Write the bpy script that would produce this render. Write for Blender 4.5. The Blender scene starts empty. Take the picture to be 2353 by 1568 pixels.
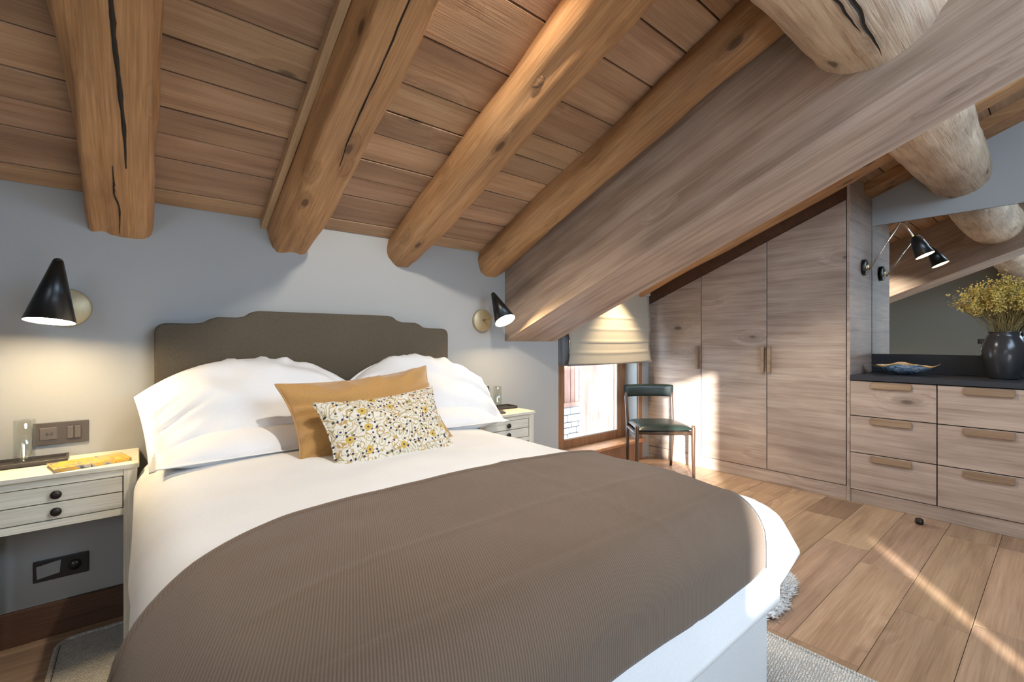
import bpy, bmesh, math, random
from mathutils import Vector, Matrix, Euler, noise
random.seed(7)
S = bpy.context.scene
COL = S.collection
PI = math.pi

# ---------------------------------------------------------------- camera
F_PX, YAW, CAM_H = 1046.0, math.radians(39.377), 1.2
cd = bpy.data.cameras.new('camera'); cam = bpy.data.objects.new('camera', cd); COL.objects.link(cam)
cd.sensor_fit = 'HORIZONTAL'; cd.sensor_width = 36.0; cd.lens = 36.0 * F_PX / 2353.0
cd.shift_y = 1.0 / 2353.0; cd.clip_start = 0.02
cam.location = (0, 0, CAM_H); cam.rotation_euler = (PI / 2, 0, -YAW)
S.camera = cam

# ---------------------------------------------------------------- light
w = bpy.data.worlds.new('sky'); S.world = w; w.use_nodes = True
bg = w.node_tree.nodes['Background']; bg.inputs[0].default_value = (0.72, 0.85, 1.0, 1); bg.inputs[1].default_value = 5.5
def add_light(name, kind, loc, energy, color, size=None, direction=None):
    l = bpy.data.lights.new(name, kind); l.energy = energy; l.color = color
    o = bpy.data.objects.new(name, l); COL.objects.link(o); o.location = loc
    if kind == 'AREA':
        l.shape = 'RECTANGLE'; l.size, l.size_y = size
    if direction is not None:
        o.rotation_euler = Vector(direction).to_track_quat('-Z', 'Y').to_euler()
    return o
sun = add_light('sun', 'SUN', (-4, -4, 4), 15.0, (1.0, 0.97, 0.93), direction=(0.814, 0.581, -0.2126))
sun.data.angle = math.radians(0.9)
# added area fills standing in for daylight; the walls behind them are solid
add_light('added_fill_gable', 'AREA', (2.1, -1.50, 2.30), 84, (0.56, 0.76, 1.0), (2.4, 1.4), (0, 1, -.25))
add_light('added_fill_side', 'AREA', (-1.80, -0.75, 1.25), 6, (0.72, 0.84, 1.0), (1.1, 1.8), (1, 0, 0))
S.cycles.max_bounces = 7; S.cycles.diffuse_bounces = 3; S.cycles.glossy_bounces = 3; S.cycles.transmission_bounces = 4
S.cycles.caustics_reflective = False; S.cycles.caustics_refractive = False
S.view_settings.view_transform = 'Standard'; S.view_settings.look = 'None'
S.view_settings.exposure = 0.62; S.view_settings.gamma = 1.0; S.view_settings.use_curve_mapping = False

# ---------------------------------------------------------------- mesh helpers
def wloc(o):
    v = Vector((0, 0, 0))
    while o is not None:
        v += o.location; o = o.parent
    return v
def tag(o, label=None, cat=None, group=None, kind=None):
    if label: o['label'] = label
    if cat: o['category'] = cat
    if group: o['group'] = group
    if kind: o['kind'] = kind
    return o
def link(name, me, mat, parent=None, smooth=False):
    if mat is not None: me.materials.append(mat)
    if smooth:
        me.polygons.foreach_set('use_smooth', [True] * len(me.polygons))
    o = bpy.data.objects.new(name, me); COL.objects.link(o)
    if parent is not None: o.parent = parent
    return o
def obj(name, vf, mat, parent=None, smooth=False, local=False, color=None):
    vs, fs = vf
    off = wloc(parent) if (parent is not None and not local) else Vector((0, 0, 0))
    me = bpy.data.meshes.new(name)
    me.from_pydata([tuple(Vector(v) - off) for v in vs], [], fs); me.update()
    o = link(name, me, mat, parent, smooth)
    if color is not None: o.color = (color[0], color[1], color[2], 1) if hasattr(color, '__len__') else (color, color, color, 1)
    return o
def thing(name, label, cat, loc, group=None, rz=0.0):
    o = bpy.data.objects.new(name, None); COL.objects.link(o); o.location = loc; o.rotation_euler = (0, 0, rz)
    o.empty_display_size = 0.05
    return tag(o, label, cat, group)
def structure(o): o['kind'] = 'structure'; return o
def bm_out(bm):
    bm.verts.index_update()
    r = ([v.co.copy() for v in bm.verts], [[v.index for v in f.verts] for f in bm.faces]); bm.free(); return r
def hexa(c, bev=0.0, seg=1):
    """c: 8 corners, bottom ring then top ring"""
    bm = bmesh.new(); vs = [bm.verts.new(p) for p in c]
    for q in ((3, 2, 1, 0), (4, 5, 6, 7), (0, 1, 5, 4), (1, 2, 6, 5), (2, 3, 7, 6), (3, 0, 4, 7)):
        bm.faces.new([vs[i] for i in q])
    if bev > 0: bmesh.ops.bevel(bm, geom=bm.edges[:], offset=bev, segments=seg, affect='EDGES', profile=0.6)
    bmesh.ops.recalc_face_normals(bm, faces=bm.faces[:])
    return bm_out(bm)
def box(x0, x1, y0, y1, z0, z1, bev=0.0, seg=1):
    return hexa([(x0, y0, z0), (x1, y0, z0), (x1, y1, z0), (x0, y1, z0), (x0, y0, z1), (x1, y0, z1), (x1, y1, z1), (x0, y1, z1)], bev, seg)
def join(*parts):
    vs, fs = [], []
    for v, f in parts:
        n = len(vs); vs += list(v); fs += [[i + n for i in q] for q in f]
    return vs, fs
def prism(poly, axis, a0, a1, bev=0.0, seg=1):
    """poly in the two other axes (ordered), extruded along axis"""
    def P(p, a):
        return {'X': (a, p[0], p[1]), 'Y': (p[0], a, p[1]), 'Z': (p[0], p[1], a)}[axis]
    bm = bmesh.new(); A = [bm.verts.new(P(p, a0)) for p in poly]; B = [bm.verts.new(P(p, a1)) for p in poly]
    n = len(poly); bm.faces.new(A); bm.faces.new(B[::-1])
    for i in range(n): bm.faces.new((A[i], B[i], B[(i + 1) % n], A[(i + 1) % n]))
    bmesh.ops.recalc_face_normals(bm, faces=bm.faces[:])
    if bev > 0: bmesh.ops.bevel(bm, geom=bm.edges[:], offset=bev, segments=seg, affect='EDGES', profile=0.6)
    return bm_out(bm)
def lathe(prof, seg=28, center=(0, 0, 0), mat=None, cap=True):
    vs, fs = [], []; n = len(prof)
    for r, z in prof:
        for k in range(seg):
            a = 2 * PI * k / seg; p = Vector((r * math.cos(a), r * math.sin(a), z))
            vs.append((mat @ p if mat else p) + Vector(center))
    for i in range(n - 1):
        for k in range(seg):
            k2 = (k + 1) % seg; fs.append((i * seg + k, i * seg + k2, (i + 1) * seg + k2, (i + 1) * seg + k))
    if cap:
        fs.append(tuple(range(seg))[::-1]); fs.append(tuple((n - 1) * seg + k for k in range(seg)))
    return vs, fs
def tube(pts, rad, seg=8, cap=True):
    pts = [Vector(p) for p in pts]; n = len(pts); vs, fs = [], []
    rads = rad if hasattr(rad, '__len__') else [rad] * n
    up = Vector((0.31, 0.17, 0.93))
    for i, p in enumerate(pts):
        t = (pts[min(i + 1, n - 1)] - pts[max(i - 1, 0)]).normalized()
        a = t.cross(up).normalized(); b = t.cross(a)
        for k in range(seg):
            q = 2 * PI * k / seg; vs.append(p + (a * math.cos(q) + b * math.sin(q)) * rads[i])
    for i in range(n - 1):
        for k in range(seg):
            k2 = (k + 1) % seg; fs.append((i * seg + k, i * seg + k2, (i + 1) * seg + k2, (i + 1) * seg + k))
    if cap: fs.append(tuple(range(seg))[::-1]); fs.append(tuple((n - 1) * seg + k for k in range(seg)))
    return vs, fs
def grid(fn, nu, nv, closed=False):
    vs = [fn(i / nu, j / nv) for j in range(nv + 1) for i in range(nu + 1)]
    fs = [(j * (nu + 1) + i, j * (nu + 1) + i + 1, (j + 1) * (nu + 1) + i + 1, (j + 1) * (nu + 1) + i) for j in range(nv) for i in range(nu)]
    return vs, fs
def solidify(o, t, offset=-1.0):
    m = o.modifiers.new('thickness', 'SOLIDIFY'); m.thickness = t; m.offset = offset; return o
def nz(p, s=1.0, seed=0.0): return noise.noise(Vector(p) * s + Vector((seed * 3.1, seed * 7.7, seed * 1.3)))
def sstep(a, b, x):
    t = max(0.0, min(1.0, (x - a) / (b - a))); return t * t * (3 - 2 * t)

# ---------------------------------------------------------------- material helpers
def lin(r, g, b): return tuple(((c / 255) / 12.92 if c / 255 <= 0.04045 else ((c / 255 + 0.055) / 1.055) ** 2.4) for c in (r, g, b)) + (1,)
class NT:
    def __init__(s, name):
        s.m = bpy.data.materials.new(name); s.m.use_nodes = True; s.t = s.m.node_tree
        s.b = s.t.nodes['Principled BSDF']; s.out = s.t.nodes['Material Output']
    def n(s, typ, ins=None, **props):
        nd = s.t.nodes.new(typ)
        for k, v in props.items(): setattr(nd, k, v)
        for k, v in (ins or {}).items(): s.put(nd.inputs[k], v)
        return nd
    def put(s, sock, v):
        if isinstance(v, bpy.types.NodeSocket): s.t.links.new(v, sock)
        else: sock.default_value = v
    def math(s, op, a, b=0.0, clamp=False):
        nd = s.n('ShaderNodeMath', operation=op, use_clamp=clamp); s.put(nd.inputs[0], a); s.put(nd.inputs[1], b); return nd.outputs[0]
    def ramp(s, fac, stops, interp='LINEAR'):
        nd = s.n('ShaderNodeValToRGB'); nd.color_ramp.interpolation = interp; e = nd.color_ramp.elements
        while len(e) < len(stops): e.new(0.5)
        for i, (p, c) in enumerate(stops):
            e[i].position = p; e[i].color = c if hasattr(c, '__len__') else (c, c, c, 1)
        s.put(nd.inputs[0], fac); return nd.outputs[0]
    def mix(s, fac, a, b, mode='MIX'):
        nd = s.n('ShaderNodeMix', data_type='RGBA', blend_type=mode)
        s.put(nd.inputs[0], fac); s.put(nd.inputs[6], a); s.put(nd.inputs[7], b); return nd.outputs[2]
    def coords(s, rnd=True):
        tc = s.n('ShaderNodeTexCoord').outputs['Object']
        if not rnd: return tc
        oi = s.n('ShaderNodeObjectInfo')
        cb = s.n('ShaderNodeCombineXYZ', {0: s.math('MULTIPLY', oi.outputs['Random'], 37.0), 1: s.math('MULTIPLY', oi.outputs['Random'], 91.0), 2: s.math('MULTIPLY', oi.outputs['Random'], 53.0)})
        return s.n('ShaderNodeVectorMath', {0: tc, 1: cb.outputs[0]}, operation='ADD').outputs[0]
    def scale(s, v, sc, rot=(0, 0, 0)): return s.n('ShaderNodeMapping', {'Vector': v, 'Scale': sc, 'Rotation': rot}).outputs[0]
    def noise(s, v, sc, det=3.0, rough=0.55, dist=0.0):
        return s.n('ShaderNodeTexNoise', {'Vector': v, 'Scale': sc, 'Detail': det, 'Roughness': rough, 'Distortion': dist}).outputs[0]
    def bump(s, h, st=0.3, d=0.01):
        nd = s.n('ShaderNodeBump', {'Height': h, 'Strength': st, 'Distance': d}); s.t.links.new(nd.outputs[0], s.b.inputs['Normal'])
    def set(s, **kw):
        for k, v in kw.items(): s.put(s.b.inputs[k.replace('_', ' ')], v)
        return s.m
def plain(name, col, rough=0.5, metal=0.0, bump=0.0, bsc=200.0, **kw):
    t = NT(name); v = t.coords(); n = t.noise(v, bsc, 2.0)
    c = t.mix(0.5, col, t.ramp(n, [(0.3, tuple(x * 0.86 for x in col[:3]) + (1,)), (0.7, tuple(min(1, x * 1.1) for x in col[:3]) + (1,))]))
    t.set(Base_Color=c, Roughness=rough, Metallic=metal, **kw)
    if bump: t.bump(n, bump, 0.002)
    return t.m
def wood(name, dark, mid, light, axis='X', grain=1.0, knots=0.5, knot_scale=5.0, rough=0.6, bump=0.25, fiber=0.5, tint=0.16, blotch=0.4, slope=0.0, ksize=1.0, kflat=(1, 1, 1), deep=False):
    t = NT(name); v = t.coords()
    if slope: v = t.scale(v, (1, 1, 1), (slope, 0, 0))
    def ax(al, ac): return {'X': (al, ac, ac), 'Y': (ac, al, ac), 'Z': (ac, ac, al)}[axis]
    vk = t.scale(v, tuple(a * b for a, b in zip(ax(0.45, 1.0), kflat)))
    vor = t.n('ShaderNodeTexVoronoi', {'Vector': vk, 'Scale': knot_scale}); d = vor.outputs['Distance']
    gate = t.math('LESS_THAN', t.n('ShaderNodeSeparateColor', {0: vor.outputs['Color']}).outputs[0], knots)
    bend = t.math('MULTIPLY', t.math('SUBTRACT', 0.35, d, True), gate)
    vs = t.n('ShaderNodeVectorMath', {0: t.scale(v, ax(0.6 * grain, 13.0 * grain)), 1: t.n('ShaderNodeCombineXYZ', {0: t.math('MULTIPLY', bend, 3.0), 1: t.math('MULTIPLY', bend, 4.0), 2: t.math('MULTIPLY', bend, 4.0)}).outputs[0]}, operation='ADD').outputs[0]
    g = t.noise(vs, 1.6, 4.0, 0.6, 0.35)
    f = t.noise(t.scale(v, ax(4.0, 170.0)), 1.0, 2.0, 0.6)
    b = t.noise(t.scale(v, ax(1.2, 3.0)), 1.6, 2.0)
    col = t.ramp(g, [(0.28, dark), (0.47, mid), (0.72, light)])
    col = t.mix(fiber, col, t.mix(t.ramp(f, [(0.3, 0.0), (0.7, 1.0)]), tuple(x * 0.62 for x in mid[:3]) + (1,), tuple(min(1, x * 1.18) for x in light[:3]) + (1,)), 'MIX')
    col = t.mix(blotch, col, t.mix(1.0, col, t.ramp(b, [(0.3, (0.62, 0.56, 0.54, 1)), (0.6, (1.12, 1.08, 1.04, 1))]), 'MULTIPLY'))
    kd = t.math('MULTIPLY', t.ramp(d, [(0.0, 1.0), (0.05 * ksize, 0.95), (0.08 * ksize, 0.3), (0.2 * ksize, 0.0)]), gate)
    col = t.mix(t.math('MULTIPLY', kd, 0.85), col, tuple(x * 0.28 for x in dark[:3]) + (1,))
    oi = t.n('ShaderNodeObjectInfo')
    col = t.mix(1.0, col, oi.outputs['Color'], 'MULTIPLY')
    var = t.n('ShaderNodeHueSaturation', {'Value': t.math('ADD', 1.0 - tint / 2, t.math('MULTIPLY', oi.outputs['Random'], tint)), 'Color': col}).outputs[0]
    t.set(Base_Color=var, Roughness=rough)
    t.bump(t.math('ADD', t.math('MULTIPLY', f, 0.5), t.math('MULTIPLY', g, 0.8)) if deep else f, bump, 0.004)
    return t.m
def fabric(name, c1, c2, sc=400.0, bump=0.4, rough=0.95, sheen=0.0, weave=None, dist=0.002):
    t = NT(name); v = t.coords(False)
    n = t.noise(v, sc * 0.5, 2.0); big = t.noise(v, 3.0, 2.0)
    h = n
    if weave:
        wv = t.n('ShaderNodeTexWave', {'Vector': t.scale(v, (1, 1, 1), weave[1]), 'Scale': weave[0], 'Distortion': weave[2] if len(weave) > 2 else 0.6, 'Detail': 1.0, 'Detail Scale': 4.0}, wave_type='BANDS', bands_direction='X')
        h = t.math('ADD', t.math('MULTIPLY', wv.outputs['Fac'], 0.75), t.math('MULTIPLY', n, 0.35))
    c = t.mix(t.ramp(h, [(0.25, 0.0), (0.75, 1.0)]), c1, c2)
    c = t.mix(0.25, c, t.mix(1.0, c, t.ramp(big, [(0.3, 0.8), (0.7, 1.15)]), 'MULTIPLY'))
    t.set(Base_Color=c, Roughness=rough); t.b.inputs['Sheen Weight'].default_value = sheen
    t.bump(h, bump, dist)
    return t.m
def emit(name, col, st):
    t = NT(name); t.set(Base_Color=(0.9, 0.88, 0.8, 1), Emission_Color=col, Emission_Strength=st); return t.m
def glassy(name, col=(1, 1, 1, 1), fac=0.08):
    t = NT(name); tr = t.n('ShaderNodeBsdfTransparent', {0: col}); gl = t.n('ShaderNodeBsdfGlossy', {'Roughness': 0.02})
    mx = t.n('ShaderNodeMixShader', {0: fac, 1: tr.outputs[0], 2: gl.outputs[0]}); t.t.links.new(mx.outputs[0], t.out.inputs[0]); return t.m

def plaster(name, col):
    t = NT(name); v = t.coords(False); n = t.noise(v, 60.0, 4.0); b = t.noise(v, 1.2, 2.0)
    c = t.mix(t.ramp(b, [(0.3, 0.0), (0.7, 1.0)]), tuple(x * 0.96 for x in col[:3]) + (1,), col)
    t.set(Base_Color=c, Roughness=0.85); t.bump(n, 0.08, 0.003); return t.m

M = {}
AL = math.atan(0.40); CA, SA = math.cos(AL), math.sin(AL)
M['wall'] = plaster('wall_paint', (0.40, 0.40, 0.385, 1))
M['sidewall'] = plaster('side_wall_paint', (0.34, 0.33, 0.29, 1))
M['ceil'] = wood('ceiling_pine', lin(134, 101, 75), lin(166, 132, 102), lin(186, 156, 126), 'X', 1.0, 0.62, 4.6, 0.6, 0.2, 0.3, 0.2, 0.5, 0, 1.25, (1, 1, 0))
M['log'] = wood('hewn_log', lin(134, 90, 52), lin(174, 128, 82), lin(200, 158, 114), 'Y', 1.2, 0.6, 7.5, 0.6, 0.5, 0.4, 0.12, 0.55, 0, 1.7, deep=True)
M['batten'] = wood('pale_batten', lin(150, 118, 80), lin(184, 152, 112), lin(200, 170, 132), 'Y', 1.0, 0.0, 3.0, 0.6, 0.2, 0.3, 0.1, 0.3, AL)
M['beam'] = wood('sawn_beam', lin(130, 105, 84), lin(172, 149, 130), lin(200, 182, 166), 'Y', 0.8, 0.4, 4.2, 0.6, 0.2, 0.3, 0.05, 0.6, AL, 1.3)
M['purlin'] = wood('peeled_log_wood', lin(146, 118, 90), lin(196, 172, 145), lin(214, 196, 172), 'X', 2.6, 0.6, 7.0, 0.7, 0.9, 0.3, 0.06, 0.8, 0, 1.6, deep=True)
OK3 = (lin(134, 113, 100), lin(166, 146, 131), lin(188, 171, 157))
M['oak'] = wood('oak_veneer', *OK3, 'Y', 1.1, 0.45, 3.6, 0.42, 0.10, 0.3, 0.06, 0.45, 0, 1.0, (0, 1, 1))
M['oakz'] = wood('oak_panel', *OK3, 'X', 1.1, 0.4, 3.6, 0.42, 0.10, 0.3, 0.06, 0.45, 0, 1.0, (1, 0, 1))
M['oakhandle'] = wood('oak_handle', lin(116, 92, 70), lin(144, 118, 92), lin(162, 138, 112), 'Y', 1.0, 0.0, 3.0, 0.5, 0.1, 0.3, 0.1)
M['floor'] = wood('oak_floor', lin(134, 104, 80), lin(166, 136, 108), lin(188, 160, 132), 'X', 1.0, 0.4, 3.0, 0.36, 0.10, 0.3, 0.18, 0.4, 0, 0.8, (1, 1, 0))
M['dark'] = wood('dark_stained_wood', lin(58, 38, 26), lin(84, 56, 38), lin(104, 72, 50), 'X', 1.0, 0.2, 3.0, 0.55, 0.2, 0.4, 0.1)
M['frame'] = wood('larch_frame', lin(112, 74, 46), lin(146, 102, 68), lin(168, 124, 86), 'Z', 1.0, 0.15, 4.0, 0.45, 0.12, 0.4, 0.1)
M['cream'] = wood('limed_paint', lin(196, 188, 166), lin(222, 216, 196), lin(236, 230, 214), 'X', 1.5, 0.0, 3.0, 0.55, 0.2, 0.35, 0.06, 0.25)
M['creamz'] = wood('limed_paint_leg', lin(196, 188, 166), lin(222, 216, 196), lin(236, 230, 214), 'Z', 1.5, 0.0, 3.0, 0.55, 0.2, 0.35, 0.06, 0.25)
M['knotwood'] = wood('knot_wood', lin(84, 58, 38), lin(120, 88, 60), lin(150, 116, 84), 'X', 3.0, 0.0, 3.0, 0.6, 0.5, 0.3)
M['gap'] = plain('joint_shadow', (0.03, 0.022, 0.016, 1), 0.9)
M['floor_gap'] = plain('floor_joint', (0.10, 0.07, 0.05, 1), 0.9)
M['linen'] = fabric('white_linen', (0.80, 0.79, 0.78, 1), (0.86, 0.85, 0.84, 1), 700, 0.08, 0.85)
M['cover'] = fabric('duvet_cover', (0.78, 0.77, 0.755, 1), (0.85, 0.84, 0.825, 1), 700, 0.06, 0.85)
M['throw'] = fabric('wool_throw', (0.122, 0.080, 0.051, 1), (0.168, 0.115, 0.076, 1), 500, 0.40, 0.95, 0.15, (60.0, (0, 0, math.radians(20))), 0.002)
M['headboard'] = fabric('headboard_cloth', (0.072, 0.056, 0.036, 1), (0.112, 0.090, 0.060, 1), 500, 0.4, 0.95)
M['base'] = fabric('bed_base_cloth', (0.50, 0.49, 0.47, 1), (0.62, 0.61, 0.59, 1), 600, 0.3, 0.95)
M['ochre'] = fabric('ochre_velvet', (0.42, 0.215, 0.055, 1), (0.53, 0.285, 0.085, 1), 500, 0.15, 0.8, 0.5)
M['blind'] = fabric('blind_linen', (0.42, 0.37, 0.285, 1), (0.52, 0.465, 0.365, 1), 600, 0.3, 0.9)
M['curtain'] = fabric('curtain_cloth', (0.16, 0.16, 0.16, 1), (0.24, 0.24, 0.24, 1), 400, 0.3, 0.9)
M['black'] = plain('black_enamel', (0.008, 0.008, 0.008, 1), 0.32)
M['brass'] = plain('aged_brass', (0.50, 0.40, 0.22, 1), 0.34, 1.0)
M['brasslight'] = plain('pale_brass_plate', (0.50, 0.42, 0.26, 1), 0.45, 0.45)
M['chrome'] = plain('polished_steel', (0.75, 0.72, 0.66, 1), 0.18, 1.0)
M['plate'] = plain('taupe_plastic', (0.085, 0.072, 0.066, 1), 0.45)
M['plate2'] = plain('taupe_plastic_light', (0.13, 0.112, 0.102, 1), 0.4)
M['blackplastic'] = plain('black_plastic', (0.012, 0.012, 0.012, 1), 0.4)
M['greyplastic'] = plain('grey_paper_plate', (0.33, 0.33, 0.33, 1), 0.5)
M['knob'] = plain('dark_bronze', (0.035, 0.028, 0.022, 1), 0.4, 0.6)
M['slate'] = plain('slate', (0.028, 0.030, 0.036, 1), 0.38, 0.0, 0.25, 45.0)
M['leather'] = plain('dark_green_leather', (0.016, 0.026, 0.022, 1), 0.33, 0.0, 0.3, 180.0)
M['chairwood'] = wood('rosewood', lin(44, 31, 24), lin(68, 50, 38), lin(94, 74, 58), 'Z', 1.2, 0.0, 3.0, 0.35, 0.1, 0.3)
M['glass'] = glassy('clear_glass', (0.96, 0.97, 0.96, 1), 0.10)
M['pane'] = glassy('window_glass', (0.95, 0.97, 0.98, 1), 0.05)
M['tray'] = plain('dark_tray', (0.06, 0.05, 0.042, 1), 0.45)
M['vase'] = plain('glazed_stoneware', (0.05, 0.048, 0.05, 1), 0.22, 0.15, 0.2, 14.0)
M['stem'] = plain('dry_stem', (0.32, 0.24, 0.09, 1), 0.8)
M['rug'] = fabric('woven_wool_rug', (0.44, 0.41, 0.36, 1), (0.74, 0.72, 0.67, 1), 260, 0.9, 0.95, 0.0, (36.0, (0, 0, math.radians(84)), 5.0), 0.005)
M['fleece'] = fabric('sheep_fleece', (0.62, 0.62, 0.60, 1), (0.80, 0.80, 0.80, 1), 90, 0.5, 0.95)
M['bulb'] = emit('warm_lamp_diffuser', (1.0, 0.78, 0.47, 1), 105.0)
M['bulb2'] = emit('warm_reading_diffuser', (1.0, 0.72, 0.30, 1), 16.0)
M['lens'] = emit('spot_lens_glow', (1.0, .86, .66, 1), 12.0)
M['shadein'] = plain('shade_inside', (0.75, 0.72, 0.66, 1), 0.5)
M['snow'] = plain('snow', (0.86, 0.88, 0.92, 1), 0.8)
M['stone'] = plain('pale_stone', (0.55, 0.53, 0.50, 1), 0.9, 0.0, 0.6, 9.0)
M['extwood'] = wood('weathered_cladding', lin(140, 100, 86), lin(176, 134, 116), lin(196, 156, 138), 'Z', 1.0, 0.2, 3.0, 0.8, 0.2, 0.4, 0.25)

def mirror_mat():
    t = NT('mirror_silver'); t.set(Base_Color=(0.80, 0.82, 0.80, 1), Metallic=1.0, Roughness=0.015); return t.m
M['mirror'] = mirror_mat()
def floral_mat():
    t = NT('floral_print'); v = t.coords(False)
    wv = t.n('ShaderNodeVectorMath', {0: v, 1: t.n('ShaderNodeVectorMath', {0: t.n('ShaderNodeTexNoise', {'Vector': v, 'Scale': 14.0, 'Detail': 1.0}).outputs[1], 1: (0.09, 0.09, 0.0)}, operation='MULTIPLY').outputs[0]}, operation='ADD').outputs[0]
    base = (0.74, 0.68, 0.58, 1)
    a = t.n('ShaderNodeTexVoronoi', {'Vector': wv, 'Scale': 21.0}, voronoi_dimensions='2D')
    rings = t.math('SINE', t.math('MULTIPLY', a.outputs['Distance'], 20.0))
    c = t.mix(t.ramp(rings, [(0.62, 0.0), (0.85, 1.0)]), base, (0.40, 0.34, 0.14, 1))
    h = t.noise(v, 30.0, 1.0)
    c = t.mix(t.ramp(t.math('ABSOLUTE', t.math('SUBTRACT', h, 0.5)), [(0.012, 1.0), (0.022, 0.0)]), c, (0.50, 0.30, 0.10, 1))
    d = t.n('ShaderNodeTexVoronoi', {'Vector': v, 'Scale': 56.0}, voronoi_dimensions='2D')
    sep = t.n('ShaderNodeSeparateColor', {0: d.outputs['Color']})
    c = t.mix(t.math('MULTIPLY', t.math('LESS_THAN', d.outputs['Distance'], 0.24), t.math('LESS_THAN', sep.outputs[0], 0.42)), c, (0.035, 0.035, 0.075, 1))
    e = t.n('ShaderNodeTexVoronoi', {'Vector': v, 'Scale': 14.0}, voronoi_dimensions='2D')
    se = t.n('ShaderNodeSeparateColor', {0: e.outputs['Color']})
    gate = t.math('LESS_THAN', se.outputs[0], 0.4)
    c = t.mix(t.math('MULTIPLY', t.math('LESS_THAN', e.outputs['Distance'], 0.20), gate), c, (0.60, 0.40, 0.08, 1))
    c = t.mix(t.math('MULTIPLY', t.math('LESS_THAN', e.outputs['Distance'], 0.06), gate), c, (0.10, 0.07, 0.05, 1))
    t.set(Base_Color=c, Roughness=0.9); t.bump(t.noise(v, 500.0, 2.0), 0.2, 0.001); return t.m
M['floral'] = floral_mat()
def cover_mat():
    t = NT('book_cover_print'); v = t.coords(False)
    n = t.noise(v, 26.0, 2.0, 0.5, 1.2)
    c = t.ramp(n, [(0.34, (0.05, 0.05, 0.06, 1)), (0.40, (0.45, 0.43, 0.40, 1)), (0.48, (0.72, 0.40, 0.06, 1)), (0.56, (0.80, 0.52, 0.08, 1)), (0.66, (0.55, 0.22, 0.04, 1))])
    t.set(Base_Color=c, Roughness=0.35); return t.m
M['cover_print'] = cover_mat()
def bowl_mat(name, cols):
    t = NT(name); v = t.coords(False); n = t.noise(t.scale(v, (1, 1, 2.5)), 17.0, 3.0, 0.6, 1.5)
    t.set(Base_Color=t.ramp(n, cols), Roughness=0.2); return t.m
M['bowl_in'] = bowl_mat('amber_glaze', [(0.32, (0.85, 0.80, 0.72, 1)), (0.46, (0.80, 0.42, 0.10, 1)), (0.6, (0.85, 0.62, 0.30, 1)), (0.7, (0.80, 0.82, 0.84, 1))])
M['bowl_out'] = bowl_mat('blue_glaze', [(0.36, (0.03, 0.07, 0.16, 1)), (0.5, (0.22, 0.36, 0.55, 1)), (0.62, (0.70, 0.76, 0.82, 1)), (0.72, (0.05, 0.10, 0.22, 1))])
def blossom_mat():
    t = NT('dried_blossom'); v = t.coords(False); n = t.noise(v, 60.0, 2.0)
    t.set(Base_Color=t.ramp(n, [(0.3, (0.50, 0.36, 0.06, 1)), (0.5, (0.74, 0.56, 0.13, 1)), (0.7, (0.86, 0.74, 0.34, 1))]), Roughness=0.9); return t.m
M['blossom'] = blossom_mat()

# ---------------------------------------------------------------- room dimensions
YW, YN, YF, XL, XR = 2.634, 2.78, -1.6, -1.9, 4.75      # headboard wall, window niche, gable behind the camera, left, right
XC = 4.134                                              # front plane of the fitted furniture
def zc(y): return 1.83 + 0.40 * (YW - y)                # underside of the ceiling boards
def SP(x, s, d): return Vector((x, YW - s * CA - d * SA, 1.83 + s * SA - d * CA))   # along the slope s, drop d below the ceiling
def sbox(x0, x1, s0, s1, d0, d1, bev=0.0, seg=1):
    return hexa([SP(x0, s0, d1), SP(x1, s0, d1), SP(x1, s1, d1), SP(x0, s1, d1), SP(x0, s0, d0), SP(x1, s0, d0), SP(x1, s1, d0), SP(x0, s1, d0)], bev, seg)

# ---------------------------------------------------------------- floor
floor = structure(obj('floor', box(XL - .15, XR + .15, YF - .15, 3.05, -0.14, -0.016), M['floor_gap']))
y = 0.252 - 0.232 * 8; row = 0
while y < 3.0:
    y0, y1 = max(y, YF - .1), min(y + 0.232, 3.0); row += 1
    if y1 - y0 < 0.02: y += .232; continue
    rr = random.Random(row * 13 + 3)
    cuts = [XL - .1]; x = XL - .1 + rr.uniform(0.5, 1.4)
    while x < XR - .3: cuts.append(x); x += rr.uniform(0.75, 1.55)
    if abs(y - (0.252 + 0.232 * 3)) < .05: cuts = [XL - .1, -.7, .5, 1.75, 2.85, 3.66, 4.12]
    if abs(y - (0.252 + 0.232 * 1)) < .05: cuts = [XL - .1, -.2, 1.0, 2.05, 3.04, 4.0]
    cuts.append(XR + .1)
    for a, b in zip(cuts[:-1], cuts[1:]):
        v = rr.uniform(0.86, 1.1); c = (v, v * rr.uniform(.96, 1.0), v * rr.uniform(.92, 1.0))
        if abs(a - 3.66) < .01: c = (.62, .57, .53)
        obj('plank', box(a + .0008, b - .0008, y0 + .0010, y1 - .0010, -0.018, 0.0, 0.0010), M['floor'], floor, color=c)
    y += 0.232

# ---------------------------------------------------------------- walls
WX0, WX1, WZ0, WZ1 = 2.80, 3.926, 0.185, 1.36           # window opening in the niche
wall_back = structure(obj('wall_back', join(
    box(XL - .15, 2.652, YW, 3.05, -.05, 1.95),
    box(2.652, WX0, YN, 3.05, -.05, 1.95), box(WX1, XR + .15, YN, 3.05, -.05, 1.95),
    box(WX0, WX1, YN, 3.05, -.05, WZ0), box(WX0, WX1, YN, 3.05, WZ1, 1.95)), M['wall']))
wall_right = structure(obj('wall_right', prism([(YF - .15, -.05), (3.05, -.05), (3.05, zc(3.05) + .03), (YF - .15, zc(YF - .15) + .03)], 'X', XR, XR + .15), M['wall']))
wall_left = structure(obj('wall_left', prism([(YF - .02, -.05), (3.05, -.05), (3.05, zc(3.05) + .03), (YF - .02, zc(YF - .02) + .03)], 'X', XL - .15, XL), M['sidewall']))
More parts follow.
